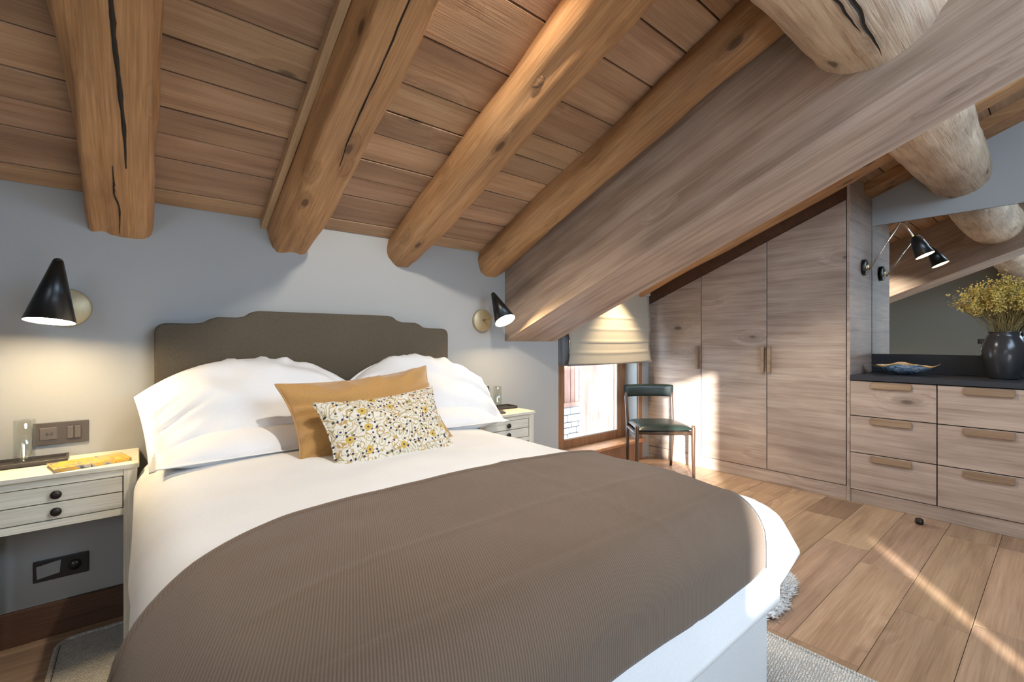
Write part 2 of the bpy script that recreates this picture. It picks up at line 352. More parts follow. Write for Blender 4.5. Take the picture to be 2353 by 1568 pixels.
def fw(x0, x1, z0, z1): return box(x0, x1, YF - .03, YF, z0, z1)
ZT = zc(YF) + .05
wall_front = structure(obj('wall_front', join(
    fw(XL - .15, -1.74, -.05, ZT), fw(-1.02, .05, -.05, ZT), fw(.185, .35, -.05, ZT), fw(2.2, XR + .15, -.05, ZT), fw(.35, 2.2, -.05, .12), fw(.35, 2.2, .56, ZT),  # low opening added for sun bounce onto the beam; others steer sun patches
    fw(-1.74, -1.02, 2.25, ZT), fw(-1.74, -1.02, -.05, 1.24), fw(.05, .185, .86, ZT), fw(.05, .185, -.05, .35)), M['wall']))
base_b = structure(obj('baseboard_back', box(XL, 2.64, YW - .018, YW, 0.0, 0.136, 0.003), M['dark']))
structure(obj('baseboard_left', box(XL, XL + .018, YF, YW, 0.0, 0.136, 0.003), M['dark']))

# ---------------------------------------------------------------- ceiling boards
ceiling = structure(obj('ceiling', sbox(XL - .2, XR + .2, -.6, 4.9, -.20, -.024), M['gap']))
ys = [2.84, 2.634, 2.53, 2.335, 2.205, 2.08, 1.925, 1.80, 1.66, 1.465, 1.232, 1.055, .905, .70, .545, .33, .12, -.04, -.25, -.42, -.60, -.79, -.96, -1.15, -1.32, -1.52, -1.72]
rr = random.Random(5)
for a, b in zip(ys[:-1], ys[1:]):
    s0, s1 = (YW - a) / CA, (YW - b) / CA
    for x0, x1 in ((XL - .1, 2.36), (2.36, XR + .1)):
        k = rr.uniform(0.86, 1.12); dd = rr.uniform(0, .003)
        obj('board', sbox(x0 + .001, x1 - .001, s0 + .0030, s1 - .0030, -.026, 0.0 + dd, 0.0025), M['ceil'], ceiling, color=(k, k * rr.uniform(.96, 1), k * rr.uniform(.92, 1)))

# ---------------------------------------------------------------- timbers
def log_mesh(origin, length, hw, hd, cen=0.03, flat=None, seed=0, rough=.0095, crack=None, taper=0.0, nseg=44, nrow=70, bow=0.0, sq=0.85):
    """local frame: Y along the log, X across, Z up; origin sits on the ceiling line"""
    vs, fs = [], []
    base = [2 * PI * k / nseg for k in range(nseg)]
    for r in range(nrow + 1):
        t = r / nrow; yy = t * length; angs = list(base)
        if crack:
            ca, cw, cdp = crack(t)
            # pull three neighbouring columns onto the crack
            k0 = int(round(1.5 * PI / (2 * PI) * nseg))
            angs[k0 - 1], angs[k0], angs[k0 + 1] = ca - cw, ca, ca + cw
            for j in range(2, 5):
                f = j / 5.0
                angs[k0 - j] = angs[k0 - j] * f + (ca - cw - .02 * j) * (1 - f); angs[k0 + j] = angs[k0 + j] * f + (ca + cw + .02 * j) * (1 - f)
        for k, a in enumerate(angs):
            cx_, sz_ = math.cos(a), math.sin(a)
            p = Vector((cx_, yy * 1.1, sz_))
            rad = 1 + (nz(p, 1.3, seed) * 3.4 + nz(p, 4.0, seed + 3) * .6) * rough / hw
            rad *= 1 - taper * t
            X = hw * rad * math.copysign(abs(cx_) ** sq, cx_); Z = -cen + hd * rad * math.copysign(abs(sz_) ** sq, sz_)
            if flat is not None and Z < -flat: Z = -flat + (Z + flat) * .12 + nz(p, 3.0, seed + 9) * .0015
            if crack and k == k0: 
                v = Vector((X, 0, Z + cen)); v *= max(0.3, 1 - cdp / max(v.length, .01)); X, Z = v.x, v.z - cen
            vs.append(Vector((X + bow * math.sin(t * PI * 1.3), yy, Z)))
    for r in range(nrow):
        for k in range(nseg):
            k2 = (k + 1) % nseg; fs.append((r * nseg + k, (r + 1) * nseg + k, (r + 1) * nseg + k2, r * nseg + k2))
    fs.append(tuple(range(nseg))); fs.append(tuple(nrow * nseg + k for k in range(nseg))[::-1])
    return vs, fs
def rafter(x, label, hw=.118, hd=.13, cen=.03, flat=.152, s0=-.15, s1=4.7, seed=0, **kw):
    o = thing('log_rafter', label, 'beam', SP(x, s0, 0), 'log rafters under the boarded ceiling')
    b = obj('log', log_mesh(None, s1 - s0, hw, hd, cen, flat, seed, **kw), M['log'], o, True, local=True)
    # local Y -> up the slope (0,-CA,SA), local Z -> ceiling normal (0,SA,CA); X flipped to stay right handed
    b.matrix_local = Matrix(((-1, 0, 0), (0, -CA, SA), (0, SA, CA))).to_4x4()
    return o
crk = lambda t: (1.5 * PI + .02 + .22 * math.sin(t * 9.0 - .3) * (1 - t) + .07 * nz((t * 14, 0, 0), 1.0, 2), .018 + .022 * min(1, t * 3), .05 * min(1, .25 + t * 4))
crk2 = lambda t: (1.5 * PI + .5 + .10 * nz((t * 9, 0, 0), 1.0, 5), .008, .02)
r1 = rafter(-.065, 'thick log rafter with a long dark crack, leftmost above the nightstand', hw=.112, hd=.14, flat=.158, seed=1, sq=.62)
r2 = rafter(.632, 'log rafter with a thin pale batten along its left side', hw=.108, seed=2, sq=.72)
obj('batten', sbox(.486, .516, -.02, 4.6, -.002, .045, .002), M['batten'], r2)
r3 = rafter(1.280, 'round log rafter with one big round knot above the bed', hw=.108, seed=3, sq=.9)
rafter(1.955, 'slimmer knotty log rafter lying close to the big square beam', hw=.112, hd=.128, seed=4, sq=.95)
rafter(3.88, 'log rafter running just in front of the wardrobe top', hw=.118, seed=5, s0=-.3, sq=.95)
o = obj('edge_timber', sbox(4.50, XR, -.3, 4.6, .0, .075, .004), M['log'], color=(.8, .76, .72))
tag(o, 'squared dark timber along the ceiling edge above the mirror wall', 'beam')
def log_crack(pts, wid, d):
    n = 30; vs, fs = [], []; m = len(pts) - 1
    for i in range(n + 1):
        t = i / n * m; k = min(int(t), m - 1); f = t - k; f = f * f * (3 - 2 * f)
        x = pts[k][0] + (pts[k + 1][0] - pts[k][0]) * f + .002 * nz((i * .6, d, 1)); sl = pts[k][1] + (pts[k + 1][1] - pts[k][1]) * (t - k)
        h = wid * (.35 + .65 * min(1, 4 * i / n, 4 * (1 - i / n))) * (1 + .4 * nz((i * .4, 3, 2)))
        vs += [SP(x - h, sl, d - .004), SP(x, sl, d), SP(x + h, sl, d - .004)]
    for i in range(n):
        for q in (0, 1): fs.append((i * 3 + q, i * 3 + q + 1, i * 3 + q + 4, i * 3 + q + 3))
    return vs, fs
obj('drying_crack', log_crack([(-.060, 1.9), (-.055, 1.08), (-.052, .963), (-.044, .795), (-.037, .609), (-.035, .417)], .0058, .1655), M['gap'], r1)
obj('drying_crack', log_crack([(-.072, .42), (-.072, .315), (-.073, .26), (-.059, .149), (-.063, -.03)], .0032, .1655), M['gap'], r1)
obj('drying_crack', log_crack([(.62, 1.9), (.626, 1.43), (.636, 1.167), (.637, 1.039), (.642, .835), (.656, .681)], .0030, .1580), M['gap'], r2)
kc = SP(1.195, 1.366, .110); kn = (kc - SP(1.28, 1.366, .03)).normalized()
obj('knot', lathe([(.044, -.012), (.038, -.001), (.031, .003), (.026, .001), (.018, .003), (.0, .004)], 24, kc, kn.to_track_quat('Z', 'Y').to_matrix(), False), M['knotwood'], r3, True)
bigbeam = thing('square_beam', 'massive squared timber beam sloping down to the headboard wall', 'beam', SP(2.3525, -.26, .585))
bb = obj('beam_timber', sbox(2.093, 2.612, -.26, 4.6, .0, .585, .006, 2), M['beam'], bigbeam)
bb.data.materials[0] = M['beam']
def purlin_mesh():
    x0, x1 = XL - .05, XR + .02; nr, ns = 90, 64
    vs, fs = [], []
    for r in range(nr + 1):
        t = r / nr; x = x0 + (x1 - x0) * t
        R = .212 - .008 * (x - 2.1) if x < 2.1 else .222 - .018 * (x - 2.1)
        if x > 2.1: R = .226 + (.176 - .226) * (x - 2.1) / 2.634
        cy = .465 + (.525 - .465) * max(0, (x - 2.1)) / 2.634; cz = 2.42 + .012 * (x - 2.1)
        cy += .012 * math.sin(x * 2.3)
        for k in range(ns):
            a = 2 * PI * k / ns; p = Vector((x * 2.2, math.cos(a), math.sin(a)))
            rr_ = R * (1 + .03 * nz(p, 1.3, 4)) + .006 * nz((x * 3, math.cos(a) * 2.2, math.sin(a) * 2.2), 3.0, 8) + .003 * nz((x * 10, math.cos(a) * 3, math.sin(a) * 3), 4.0, 1)
            vs.append(Vector((x, cy + rr_ * math.cos(a), cz + rr_ * math.sin(a))))
    for r in range(nr):
        for k in range(ns):
            k2 = (k + 1) % ns; fs.append((r * ns + k, r * ns + k2, (r + 1) * ns + k2, (r + 1) * ns + k))
    return vs, fs
pur = thing('log_purlin', 'thick pale peeled log passing crosswise through the big square beam', 'beam', (1.4, .47, 2.2))
obj('peeled_log', purlin_mesh(), M['purlin'], pur, True)
def crack_strip(x0, x1, a0, da, wid):
    n = 26; vs = []; fs = []
    for i in range(n + 1):
        t = i / n; x = x0 + (x1 - x0) * t; a = a0 + da * t + .05 * nz((t * 6, 1, 2), 1.0, x0)
        for q in (-1, 0, 1):
            aa = a + q * wid * (1 - (2 * t - 1) ** 2) ; R = (.226 if q == 0 else .229) + .004
            vs.append(Vector((x, .465 + R * math.cos(aa), 2.42 + R * math.sin(aa))))
    for i in range(n):
        for q in (0, 1): fs.append((i * 3 + q, i * 3 + q + 1, (i + 1) * 3 + q + 1, (i + 1) * 3 + q))
    return vs, fs
obj('drying_crack', crack_strip(1.30, 2.0, 1.5 * PI - .30, .05, .028), M['gap'], pur)
obj('drying_crack', crack_strip(1.35, 1.80, 1.5 * PI - .12, -.1, .018), M['gap'], pur)

# ---------------------------------------------------------------- window, sill, blind, outside
win = structure(thing('window_1', None, None, (3.4, 2.95, WZ0)))
FY0, FY1 = 2.92, 2.985
obj('window_frame', box(WX0, 3.018, FY0, FY1, WZ0, WZ1, .004), M['frame'], win)
obj('window_frame', box(3.80, WX1, FY0, FY1, WZ0, WZ1, .004), M['frame'], win)
obj('window_frame', box(3.018, 3.80, FY0, FY1, WZ0, .292, .004), M['frame'], win)
obj('window_frame', box(3.018, 3.80, FY0, FY1, 1.25, WZ1, .004), M['frame'], win)
obj('glazing_bead', join(box(3.018, 3.024, FY0 + .01, FY0 + .03, .292, 1.25), box(3.788, 3.80, FY0 + .005, FY0 + .03, .292, 1.25), box(3.018, 3.80, FY0 + .01, FY0 + .03, .292, .300)), M['shadein'], win)
obj('pane', box(3.018, 3.80, FY0 + .035, FY0 + .041, .292, 1.25), M['pane'], win)
obj('window_sill', box(2.66, 3.99, 2.705, FY0, .186, .214, .004), M['frame'], win, color=(1.5, 1.5, 1.5))
obj('sill_apron', box(2.66, 3.99, 2.755, YN, .0, .186, .003), M['frame'], win)
obj('window_casing', box(3.935, 3.995, 2.762, YN, .214, 1.5, .003), M['frame'], win)
bl = thing('roman_blind', 'beige linen roman blind half lowered over the window', 'blind', (3.4, 2.7, 1.0))
def blind_fn(u, v):
    # v 0 bottom .. 1 top
    x = 2.80 + u * (4.012 - 2.80); z = 1.005 + v * .70
    y = 2.66 + .035 * v - .02 * math.sin(PI * u) * (1 - v)
    for zf in (.10, .20, .31, .42): y += -.008 * math.exp(-((v * .70 - zf) / .008) ** 2)
    x += (-.028 if u > .5 else .03) * (abs(2 * u - 1) ** 6) * math.sin(min(1, v * 2.2) * PI) 
    z += .012 * math.sin(PI * u) * (1 - v) * -1
    return (x, y, z)
solidify(obj('fabric_panel', grid(blind_fn, 26, 60), M['blind'], bl, True), .006)
solidify(obj('lining_fold', grid(lambda u, v: (2.735 + .13 * u + .008 * math.sin(v * 5 + u * 9), 2.71 + .02 * math.sin(u * 14), .99 + .70 * v), 16, 12), M['curtain'], bl, True), .004)
solidify(obj('side_return', grid(lambda u, v: (2.672 + .05 * u, 2.655 + .11 * u, .88 + .60 * v), 2, 2), M['blind'], bl, True), .004)
obj('bottom_bar', box(2.80, 4.01, 2.655, 2.675, .990, 1.006, .003), M['curtain'], bl)
obj('head_rail', box(2.70, 4.02, 2.68, 2.72, 1.66, 1.70, .004), M['blind'], bl)
gr = obj('snowy_ground', grid(lambda u, v: (-1 + 14 * u, 3.2 + 9 * v, -1.4 + .1 * nz((u * 8, v * 8, 0))), 20, 16), M['snow'])
tag(gr, 'bright snow covered ground outside the window', 'ground', kind='structure')
cl = thing('timber_cladding', 'sunlit pinkish boarded wall of the chalet outside the window', 'wall', (6.9, 6.6, -.1))
x = 5.2
while x < 8.3:
    ww = random.uniform(.12, .19); obj('plank', box(x, x + ww - .014, 6.6, 6.63, -.08, 3.2, .004), M['extwood'], cl, color=random.uniform(.7, 1.1)); x += ww
obj('backing', box(5.1, 8.4, 6.63, 6.7, -.1, 3.2), M['extwood'], cl, color=.6)
obj('ledge', box(5.1, 8.4, 6.5, 6.62, -.15, -.08, .006), M['extwood'], cl)
sb = thing('stone_plinth', 'pale stone base below the boarded chalet wall outside', 'wall', (6.8, 6.6, -1.4))
rr = random.Random(3); zz = -1.4
while zz < -.2:
    hh = rr.uniform(.10, .17); x = 5.2
    while x < 8.3:
        ww = rr.uniform(.2, .45); obj('stone', box(x, x + ww - .018, 6.5 + rr.uniform(0, .04), 6.7, zz, min(zz + hh - .015, -.16), .014), M['stone'], sb, color=rr.uniform(.7, 1.1)); x += ww
    zz += hh
sp = thing('stone_pier', 'stacked stone pier between boards and post outside', 'pillar', (6.97, 5.9, -1.4))
zz = -1.4
while zz < 2.6:
    hh = rr.uniform(.16, .3); obj('stone', box(6.84 + rr.uniform(-.03, .03), 7.12 + rr.uniform(-.03, .03), 5.9 + rr.uniform(-.02, .02), 6.2, zz, zz + hh - .02, .025), M['stone'], sp, color=rr.uniform(.6, 1.0)); zz += hh
po = obj('timber_post', box(6.12, 6.60, 5.1, 5.5, -1.4, 3.0, .01), M['extwood'], color=.85); tag(po, 'broad pale timber post outside nearest the right of the window', 'post')

# ---------------------------------------------------------------- wardrobe
HW = lambda yy: 1.642 + .40 * (YW - yy)                 # top of the doors
wd = thing('wardrobe', 'fitted oak wardrobe with three sloping-topped doors', 'wardrobe', (XC, 1.9, 0))
ye = 1.033
obj('carcass', prism([(ye + .02, .1), (YN, .1), (YN, HW(YN) - .01), (ye + .02, HW(ye) - .01)], 'X', XC + .022, XR - .002), M['gap'], wd)
obj('plinth', box(XC + .006, XC + .03, ye - .002, YN, 0, .108, .002), M['oak'], wd)
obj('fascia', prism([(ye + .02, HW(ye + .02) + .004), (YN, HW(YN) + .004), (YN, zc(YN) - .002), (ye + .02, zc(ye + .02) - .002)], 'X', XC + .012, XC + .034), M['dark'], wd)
obj('end_panel', prism([(ye, 0), (ye + .02, 0), (ye + .02, zc(ye) - .012), (ye, zc(ye) - .004)], 'X', XC, XR - .001, .001), M['oakz'], wd)
for i, (a, b) in enumerate(((2.2075, YN), (1.6225, 2.2005), (ye + .026, 1.6155))):
    d = obj('door', prism([(a, .112), (b, .112), (b, HW(b)), (a, HW(a))], 'X', XC, XC + .021, .0012), M['oak'], wd)
    hy = {0: (a + .012, a + .036), 1: (a + .010, a + .034), 2: (b - .034, b - .010)}[i]
    if i < 3: obj('handle', box(XC - .036, XC, hy[0], hy[1], .938, 1.158, .003), M['oakhandle'], d, color=(.8, .76, .72) if i == 0 else (1.05, 1.05, 1.05))

# ---------------------------------------------------------------- dresser, worktop, mirror
dr = thing('dresser', 'fitted oak chest with columns of three flush drawers', 'dresser', (XC, .3, 0))
obj('carcass', box(XC + .022, XR - .002, -.90, ye - .001, .1, .905), M['gap'], dr)
obj('plinth', box(XC + .006, XC + .03, -.90, ye - .004, 0, .094, .002), M['oak'], dr)
rows = [(.099, .3695), (.3755, .644), (.650, .906)]
for ci in range(4):
    yb = ye - .482 * ci - .003; ya = yb - .476
    for z0, z1 in rows:
        d = obj('drawer', box(XC, XC + .021, ya, yb, z0, z1, .0012), M['oak'], dr)
        m = (ya + yb) / 2
        obj('handle', box(XC - .016, XC, m - .112, m + .112, z1 - .050, z1 - .004, .003), M['oakhandle'], d)
wt = thing('slate_worktop', 'dark slate worktop with low upstand below the mirror', 'worktop', (XC, .3, .912))
obj('slab', box(XC - .012, XR - .003, -.90, ye - .002, .912, .948, .002), M['slate'], wt)
obj('upstand', box(XR - .024, XR - .003, -.90, ye - .002, .948, 1.095, .002), M['slate'], wt)
mi = thing('wall_mirror', 'wide frameless mirror above the slate upstand', 'mirror', (XR, .2, 1.095))
obj('mirror_glass', box(XR - .016, XR - .004, -.90, ye - .003, 1.098, 2.16), M['mirror'], mi)
# boxed wall above the mirror comes forward flush with the glass
structure(obj('trim_1', prism([(-.90, 2.162), (ye - .002, 2.162), (ye - .002, zc(ye) - .0), (-.90, zc(-.9))], 'X', XR - .018, XR - .001), M['wall']))

# ---------------------------------------------------------------- bed
bed = thing('bed', 'double bed with pale upholstered base and stepped olive headboard', 'bed', (.80, 1.5, 0))
BX0, BX1, BY0, BY1 = .045, 1.485, .585, 2.53
obj('bed_base', box(BX0 + .01, BX1 + .005, BY0 - .005, BY1, .06, .43, .012, 2), M['base'], bed, True)
for lx, ly in ((.12, .68), (1.41, .68), (.12, 2.4), (1.41, 2.4)): obj('leg', lathe([(.022, .0), (.028, .07)], 14, (lx, ly, 0.012)), M['dark'], bed, True)
obj('mattress', box(BX0, BX1, BY0, BY1, .43, .67, .05, 3), M['linen'], bed, True)
hx = [(.055, .35), (.055, 1.245), (.062, 1.268), (.085, 1.282), (.20, 1.283), (.235, 1.288), (.262, 1.306), (.285, 1.315), (.375, 1.316), (.41, 1.325), (.435, 1.345), (.46, 1.352)]
hp = hx + [(1.61 - a, b) for a, b in hx[::-1]]
obj('headboard', prism(hp, 'Y', 2.545, 2.628, .012, 3), M['headboard'], bed, True)
hb = bed.children[-1]
for e in hb.data.polygons: e.use_smooth = False

# duvet: a cloth grid laid over the mattress
TOP = .722
def drape(a, r):
    """distance past an edge -> (outward, down)"""
    if a <= 0: return 0.0, 0.0
    q = a / r
    if q < PI / 2: return r * math.sin(q), r * (1 - math.cos(q))
    return r, r + (a - r * PI / 2)
DX0, DX1, DY0, DY1 = .122, 1.385, .64, 2.50
def cloth(a, b, lift, fl=1.0):
    """a across (0 = left rounding start), b from head (0) to foot"""
    wdt = DX1 - DX0; lng = DY1 - DY0; r = .125
    ox, dx = drape(-a, r) if a < 0 else drape(a - wdt, r)
    oy, dy = drape(b - lng, .075)
    x = DX0 - ox if a < 0 else (DX1 + ox if a > wdt else DX0 + a)
    yv = DY1 - b if b <= lng else DY0 - oy
    z = TOP - max(dx, dy) - .25 * min(dx, dy) * (1 if max(dx, dy) < .13 else 0)
    z = TOP - (dx ** 2.2 + dy ** 2.2) ** (1 / 2.2) if max(dx, dy) < .13 else TOP - max(dx, dy)
    # soft puff of the filling
    px = max(0, min(1, a / wdt)); py = max(0, min(1, b / lng))
    if dx == 0 and dy == 0: z += .020 * math.sin(PI * px) ** .6 * sstep(0, .12, 1 - py)
    z += .006 * nz((x * 3, yv * 3, 0), 1.0, 3) + .003 * nz((x * 9, yv * 9, z * 5), 1.0, 5)
    if a > wdt and dx > .02:                          # right side kicks out towards the foot
        near = max(0.0, min(1.0, (yv - (DY0 - .075)) / .9)); k = sstep(.0, .02, near) * (1 - near) ** 2.2
        x += fl * .24 * k * max(0, min(1, (dx - .02) / .24)); z += .03 * k * sstep(.1, .3, dx)
        x += .008 * math.sin(yv * 7) * sstep(.1, .3, dx)
    if a < 0 and dx > .05:
        x += .010 * math.sin(yv * 9 + 1) * sstep(.1, .3, dx)
    n = Vector((0, 0, 1))
    if lift:
        nx = (-1 if a < 0 else 1) * min(1, dx / .1); ny = -min(1, dy / .1)
        n = Vector((nx, ny, max(.0, 1 - max(abs(nx), abs(ny))) + .02)).normalized()
    return Vector((x, yv, z)) + n * lift
W_, L_ = DX1 - DX0, DY1 - DY0
DROP_S, DROP_F = .34, .36
def smap(t, lo, n0, hi, n1):
    return lo + (hi - lo) * t
duvet = thing('duvet', 'plain white duvet spread over the bed and hanging down the sides', 'duvet', (.75, 1.5, .6))
solidify(obj('duvet_cover', grid(lambda u, v: cloth(-DROP_S + (W_ + 2 * DROP_S) * u, .12 + (L_ - .12 + DROP_F) * v, 0), 110, 130), M['cover'], duvet, True), .012, -1)
thr = thing('wool_throw', 'taupe ribbed wool throw folded across the foot of the bed', 'blanket', (.75, 1.0, .7))
BT = DY1 - 1.215
def throw_fn(u, v):
    amax = W_ + .15 - .19 * sstep(0, .75, v); a = -.62 + (amax + .62) * u
    b0 = BT + .02 * math.sin(u * 7) + .24 * (1 - sstep(-.30, .18, a)); b1 = L_ + .192 + .008 * math.sin(u * 9)
    a2 = a
    b = b0 + (b1 - b0) * v
    p = cloth(a2, b, .028, .0)
    p.z += .003 * nz((a * 5, b * 5, 1), 1.0, 11)
    for f, wv in ((.47, .0022), (.73, -.002)): p.z += wv * math.exp(-((v - f) / .012) ** 2) * (1 if a2 > 0 else 0)
    p.z += .0025 * math.exp(-((a - .85) / .012) ** 2)
    return p
solidify(obj('throw_cloth', grid(throw_fn, 120, 80), M['throw'], thr, True), .020, 0)
hem = [throw_fn(i / 120, 0.0) + Vector((0, .002, .0)) for i in range(121)]
obj('rolled_hem', tube(hem, .0155, 8), M['throw'], thr, True)

# ---------------------------------------------------------------- pillows and cushions
def cushion_mesh(wd_, ht, th_, edge=.06, flange=0.0, seed=0, wr=.008, n=46, fold=1.0, sag=0.0, dr=0.0, nb=0.0):
    vs, fs = [], []
    for side in (1, -1):
        for j in range(n + 1):
            for i in range(n + 1):
                u, v = 2 * i / n - 1, 2 * j / n - 1
                # denser near rims
                u = math.sin(u * PI / 2) * .35 + u * .65; v = math.sin(v * PI / 2) * .35 + v * .65
                x = wd_ / 2 * u * (1 - edge * (1 - v * v)); y_ = ht / 2 * v * (1 - edge * 1.3 * (1 - u * u))
                fu, fv = min(1, abs(u) / (1 - flange)), min(1, abs(v) / (1 - flange))
                h = (max(0, 1 - fu ** 2.2) * max(0, 1 - fv ** 2.2)) ** .55
                z = side * (th_ / 2 * h + .002)
                rim = (max(abs(u), abs(v))) ** 3 * h ** .3
                ang = math.atan2(v, u)
                z += side * wr * fold * rim * nz((math.cos(ang) * 7, math.sin(ang) * 7, .4 * (abs(u) + abs(v))), 1.0, seed) * 2
                z += side * wr * h * nz((u * 2, v * 2, side), 1.0, seed + 5) * 1.5
                z -= sag * (u * u); y_ -= dr * ht / 2 * abs(u) ** 2.4 * (v + 1) / 2 * 1.0; x *= 1 - nb * (1 - v) / 2
                vs.append(Vector((x, y_, z)))
    m = n + 1
    for s, off in ((0, 0), (1, m * m)):
        for j in range(n):
            for i in range(n):
                q = [off + j * m + i, off + j * m + i + 1, off + (j + 1) * m + i + 1, off + (j + 1) * m + i]
                fs.append(q if s == 0 else q[::-1])
    for i in range(n):
        fs.append([i + 1, i, m * m + i, m * m + i + 1]); k = n * m + i; fs.append([k, k + 1, m * m + k + 1, m * m + k])
        fs.append([i * m, (i + 1) * m, m * m + (i + 1) * m, m * m + i * m]); k = i * m + n; fs.append([k + m, k, m * m + k, m * m + k + m])
    return vs, fs
def cushion(name, label, cat, mesh, mat, loc, rot, group=None):
    o = obj(name, mesh, mat, None, True); o.location = loc; o.rotation_euler = Euler([math.radians(a) for a in rot], 'XYZ')
    return tag(o, label, cat, group)
G1 = 'white bed pillows'
cushion('pillow', 'white pillow lying flat, underneath at the left of the headboard', 'pillow', cushion_mesh(.78, .50, .17, .03, .07, 1), M['linen'], (.425, 2.24, .772), (3, 0, 2), G1)
cushion('pillow', 'white pillow leaning on the headboard nearest the left nightstand', 'pillow', cushion_mesh(.90, .56, .25, .02, .06, 2, .032, sag=.03, dr=.66, nb=.10), M['linen'], (.435, 2.34, .925), (44, 0, 0), G1)
cushion('pillow', 'white pillow lying flat, underneath at the right of the headboard', 'pillow', cushion_mesh(.78, .50, .17, .03, .07, 3), M['linen'], (1.22, 2.24, .772), (3, 0, -3), G1)
cushion('pillow', 'white pillow leaning behind the ochre cushion, nearest the right nightstand', 'pillow', cushion_mesh(.90, .56, .25, .02, .06, 4, .032, sag=.03, dr=.66, nb=.04), M['linen'], (1.29, 2.345, .918), (42, 0, 0), G1)
oc = cushion('ochre_cushion', 'plain ochre velvet cushion behind the floral one', 'cushion', cushion_mesh(.70, .40, .15, .11, 0, 6, .026), M['ochre'], (.79, 1.93, .882), (58, -4, 3))
fl = cushion('floral_cushion', 'small cream cushion with olive and navy floral print', 'cushion', cushion_mesh(.54, .33, .13, .10, 0, 8, .018), M['floral'], (.80, 1.765, .838), (56, -3, 4))
def piping(o, wd_, ht, edge, mat, r=.0045):
    pts = []; N = 40
    for s in range(4):
        for i in range(N):
            q = 2 * i / N - 1; u, v = [(q, -1), (1, q), (-q, 1), (-1, -q)][s]
            pts.append(Vector((wd_ / 2 * u * (1 - edge * (1 - v * v)), ht / 2 * v * (1 - edge * 1.3 * (1 - u * u)), 0)))
    pts.append(pts[0]); obj('piping', tube(pts, r, 6, False), mat, o, True, local=True)
piping(oc, .70, .40, .11, M['ochre'])
piping(fl, .54, .33, .10, M['floral'])

# ---------------------------------------------------------------- nightstands
def nightstand(dx, label):
    t = thing('nightstand', label, 'nightstand', (-.23 + dx, 2.47, 0), 'cream painted nightstands')
    x0, x1, y0, y1 = -.457 + dx, -.003 + dx, 2.322, 2.618
    obj('tabletop', box(x0 - .006, x1 + .006, y0 - .010, y1 + .012, .705, .725, .003), M['cream'], t)
    for lx in (x0, x1 - .042):
        for ly in (y0, y1 - .042):
            obj('leg', hexa([(lx + (.008 if lx == x0 else 0), ly + .004, 0.0), (lx + (.042 if lx == x0 else .034), ly + .004, 0.0), (lx + (.042 if lx == x0 else .034), ly + .038, 0.0), (lx + (.008 if lx == x0 else 0), ly + .038, 0.0),
                             (lx, ly, .705), (lx + .042, ly, .705), (lx + .042, ly + .042, .705), (lx, ly + .042, .705)], .002), M['creamz'], t)
    obj('apron', box(x0 + .042, x1 - .042, y0 + .004, y0 + .024, .678, .705, .001), M['cream'], t)
    obj('apron', box(x0 + .042, x1 - .042, y0 + .004, y0 + .024, .526, .552, .001), M['cream'], t)
    for sx in (x0 + .006, x1 - .026): obj('side_panel', box(sx, sx + .02, y0 + .042, y1 - .042, .526, .705), M['cream'], t)
    obj('back_panel', box(x0 + .042, x1 - .042, y1 - .03, y1 - .012, .526, .705), M['cream'], t)
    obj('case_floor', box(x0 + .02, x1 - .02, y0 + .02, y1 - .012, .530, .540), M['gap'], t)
    for z0, z1 in ((.618, .675), (.5555, .6145)):
        d = obj('drawer', box(x0 + .045, x1 - .045, y0 + .005, y1 - .05, z0, z1, .0015), M['cream'], t)
        k = lathe([(.006, 0), (.006, .008), (.014, .011), (.016, .016), (.013, .021), (.004, .023)], 18, ((x0 + x1) / 2, y0 + .005, (z0 + z1) / 2), Matrix.Rotation(PI / 2, 3, 'X'))
        obj('knob', k, M['knob'], d, True)
    return t
nightstand(0, 'cream nightstand holding the yellow book, left of the bed')
nightstand(2.104, 'cream nightstand at the window side of the bed')

# ---------------------------------------------------------------- sconces
def axis_mat(d):
    d = Vector(d).normalized(); return d.to_track_quat('Z', 'Y').to_matrix()
def cone_sconce(px, pz, apex, rim, label):
    t = thing('wall_sconce', label, 'lamp', (px, YW, pz), 'black cone bedside sconces')
    R = Matrix.Rotation(PI / 2, 3, 'X')
    obj('wall_plate', lathe([(.074, 0), (.078, .004), (.078, .018), (.072, .024), (.0, .025)], 40, (px, YW, pz), R, False), M['brasslight'], t, True)
    apex, rim = Vector(apex), Vector(rim); d = (rim - apex); L = d.length; mt = axis_mat(d); p = (px, YW, pz)
    mid = apex + d * .55
    obj('arm', tube([(px, YW - .02, pz), (px + (mid.x - px) * .3, (YW - .02) * .45 + mid.y * .55, pz + .01), mid], .006, 10), M['brass'], t, True)
    sh = obj('lamp_shade', lathe([(.012, .0), (.016, .004), (.072, L), (.0705, L), (.014, .008)], 44, apex, mt, False), M['black'], t, True)
    obj('finial', lathe([(.004, -.008), (.012, -.004), (.016, .004)], 20, apex, mt), M['black'], t, True)
    obj('shade_lining', lathe([(.0135, .012), (.0695, L - .001)], 40, apex, mt, False), M['shadein'], sh, True)
    obj('light_diffuser', lathe([(.0, L - .010), (.066, L - .005), (.066, L - .012), (.0, L - .014)], 36, apex, mt, False), M['bulb'], t)
    return t
cone_sconce(-.228, 1.340, (-.231, 2.385, 1.502), (-.250, 2.350, 1.272), 'black cone sconce over the left nightstand beside the book')
cone_sconce(1.880, 1.348, (1.886, 2.504, 1.528), (1.895, 2.38, 1.338), 'black cone sconce over the window-side nightstand, tilted to the right')
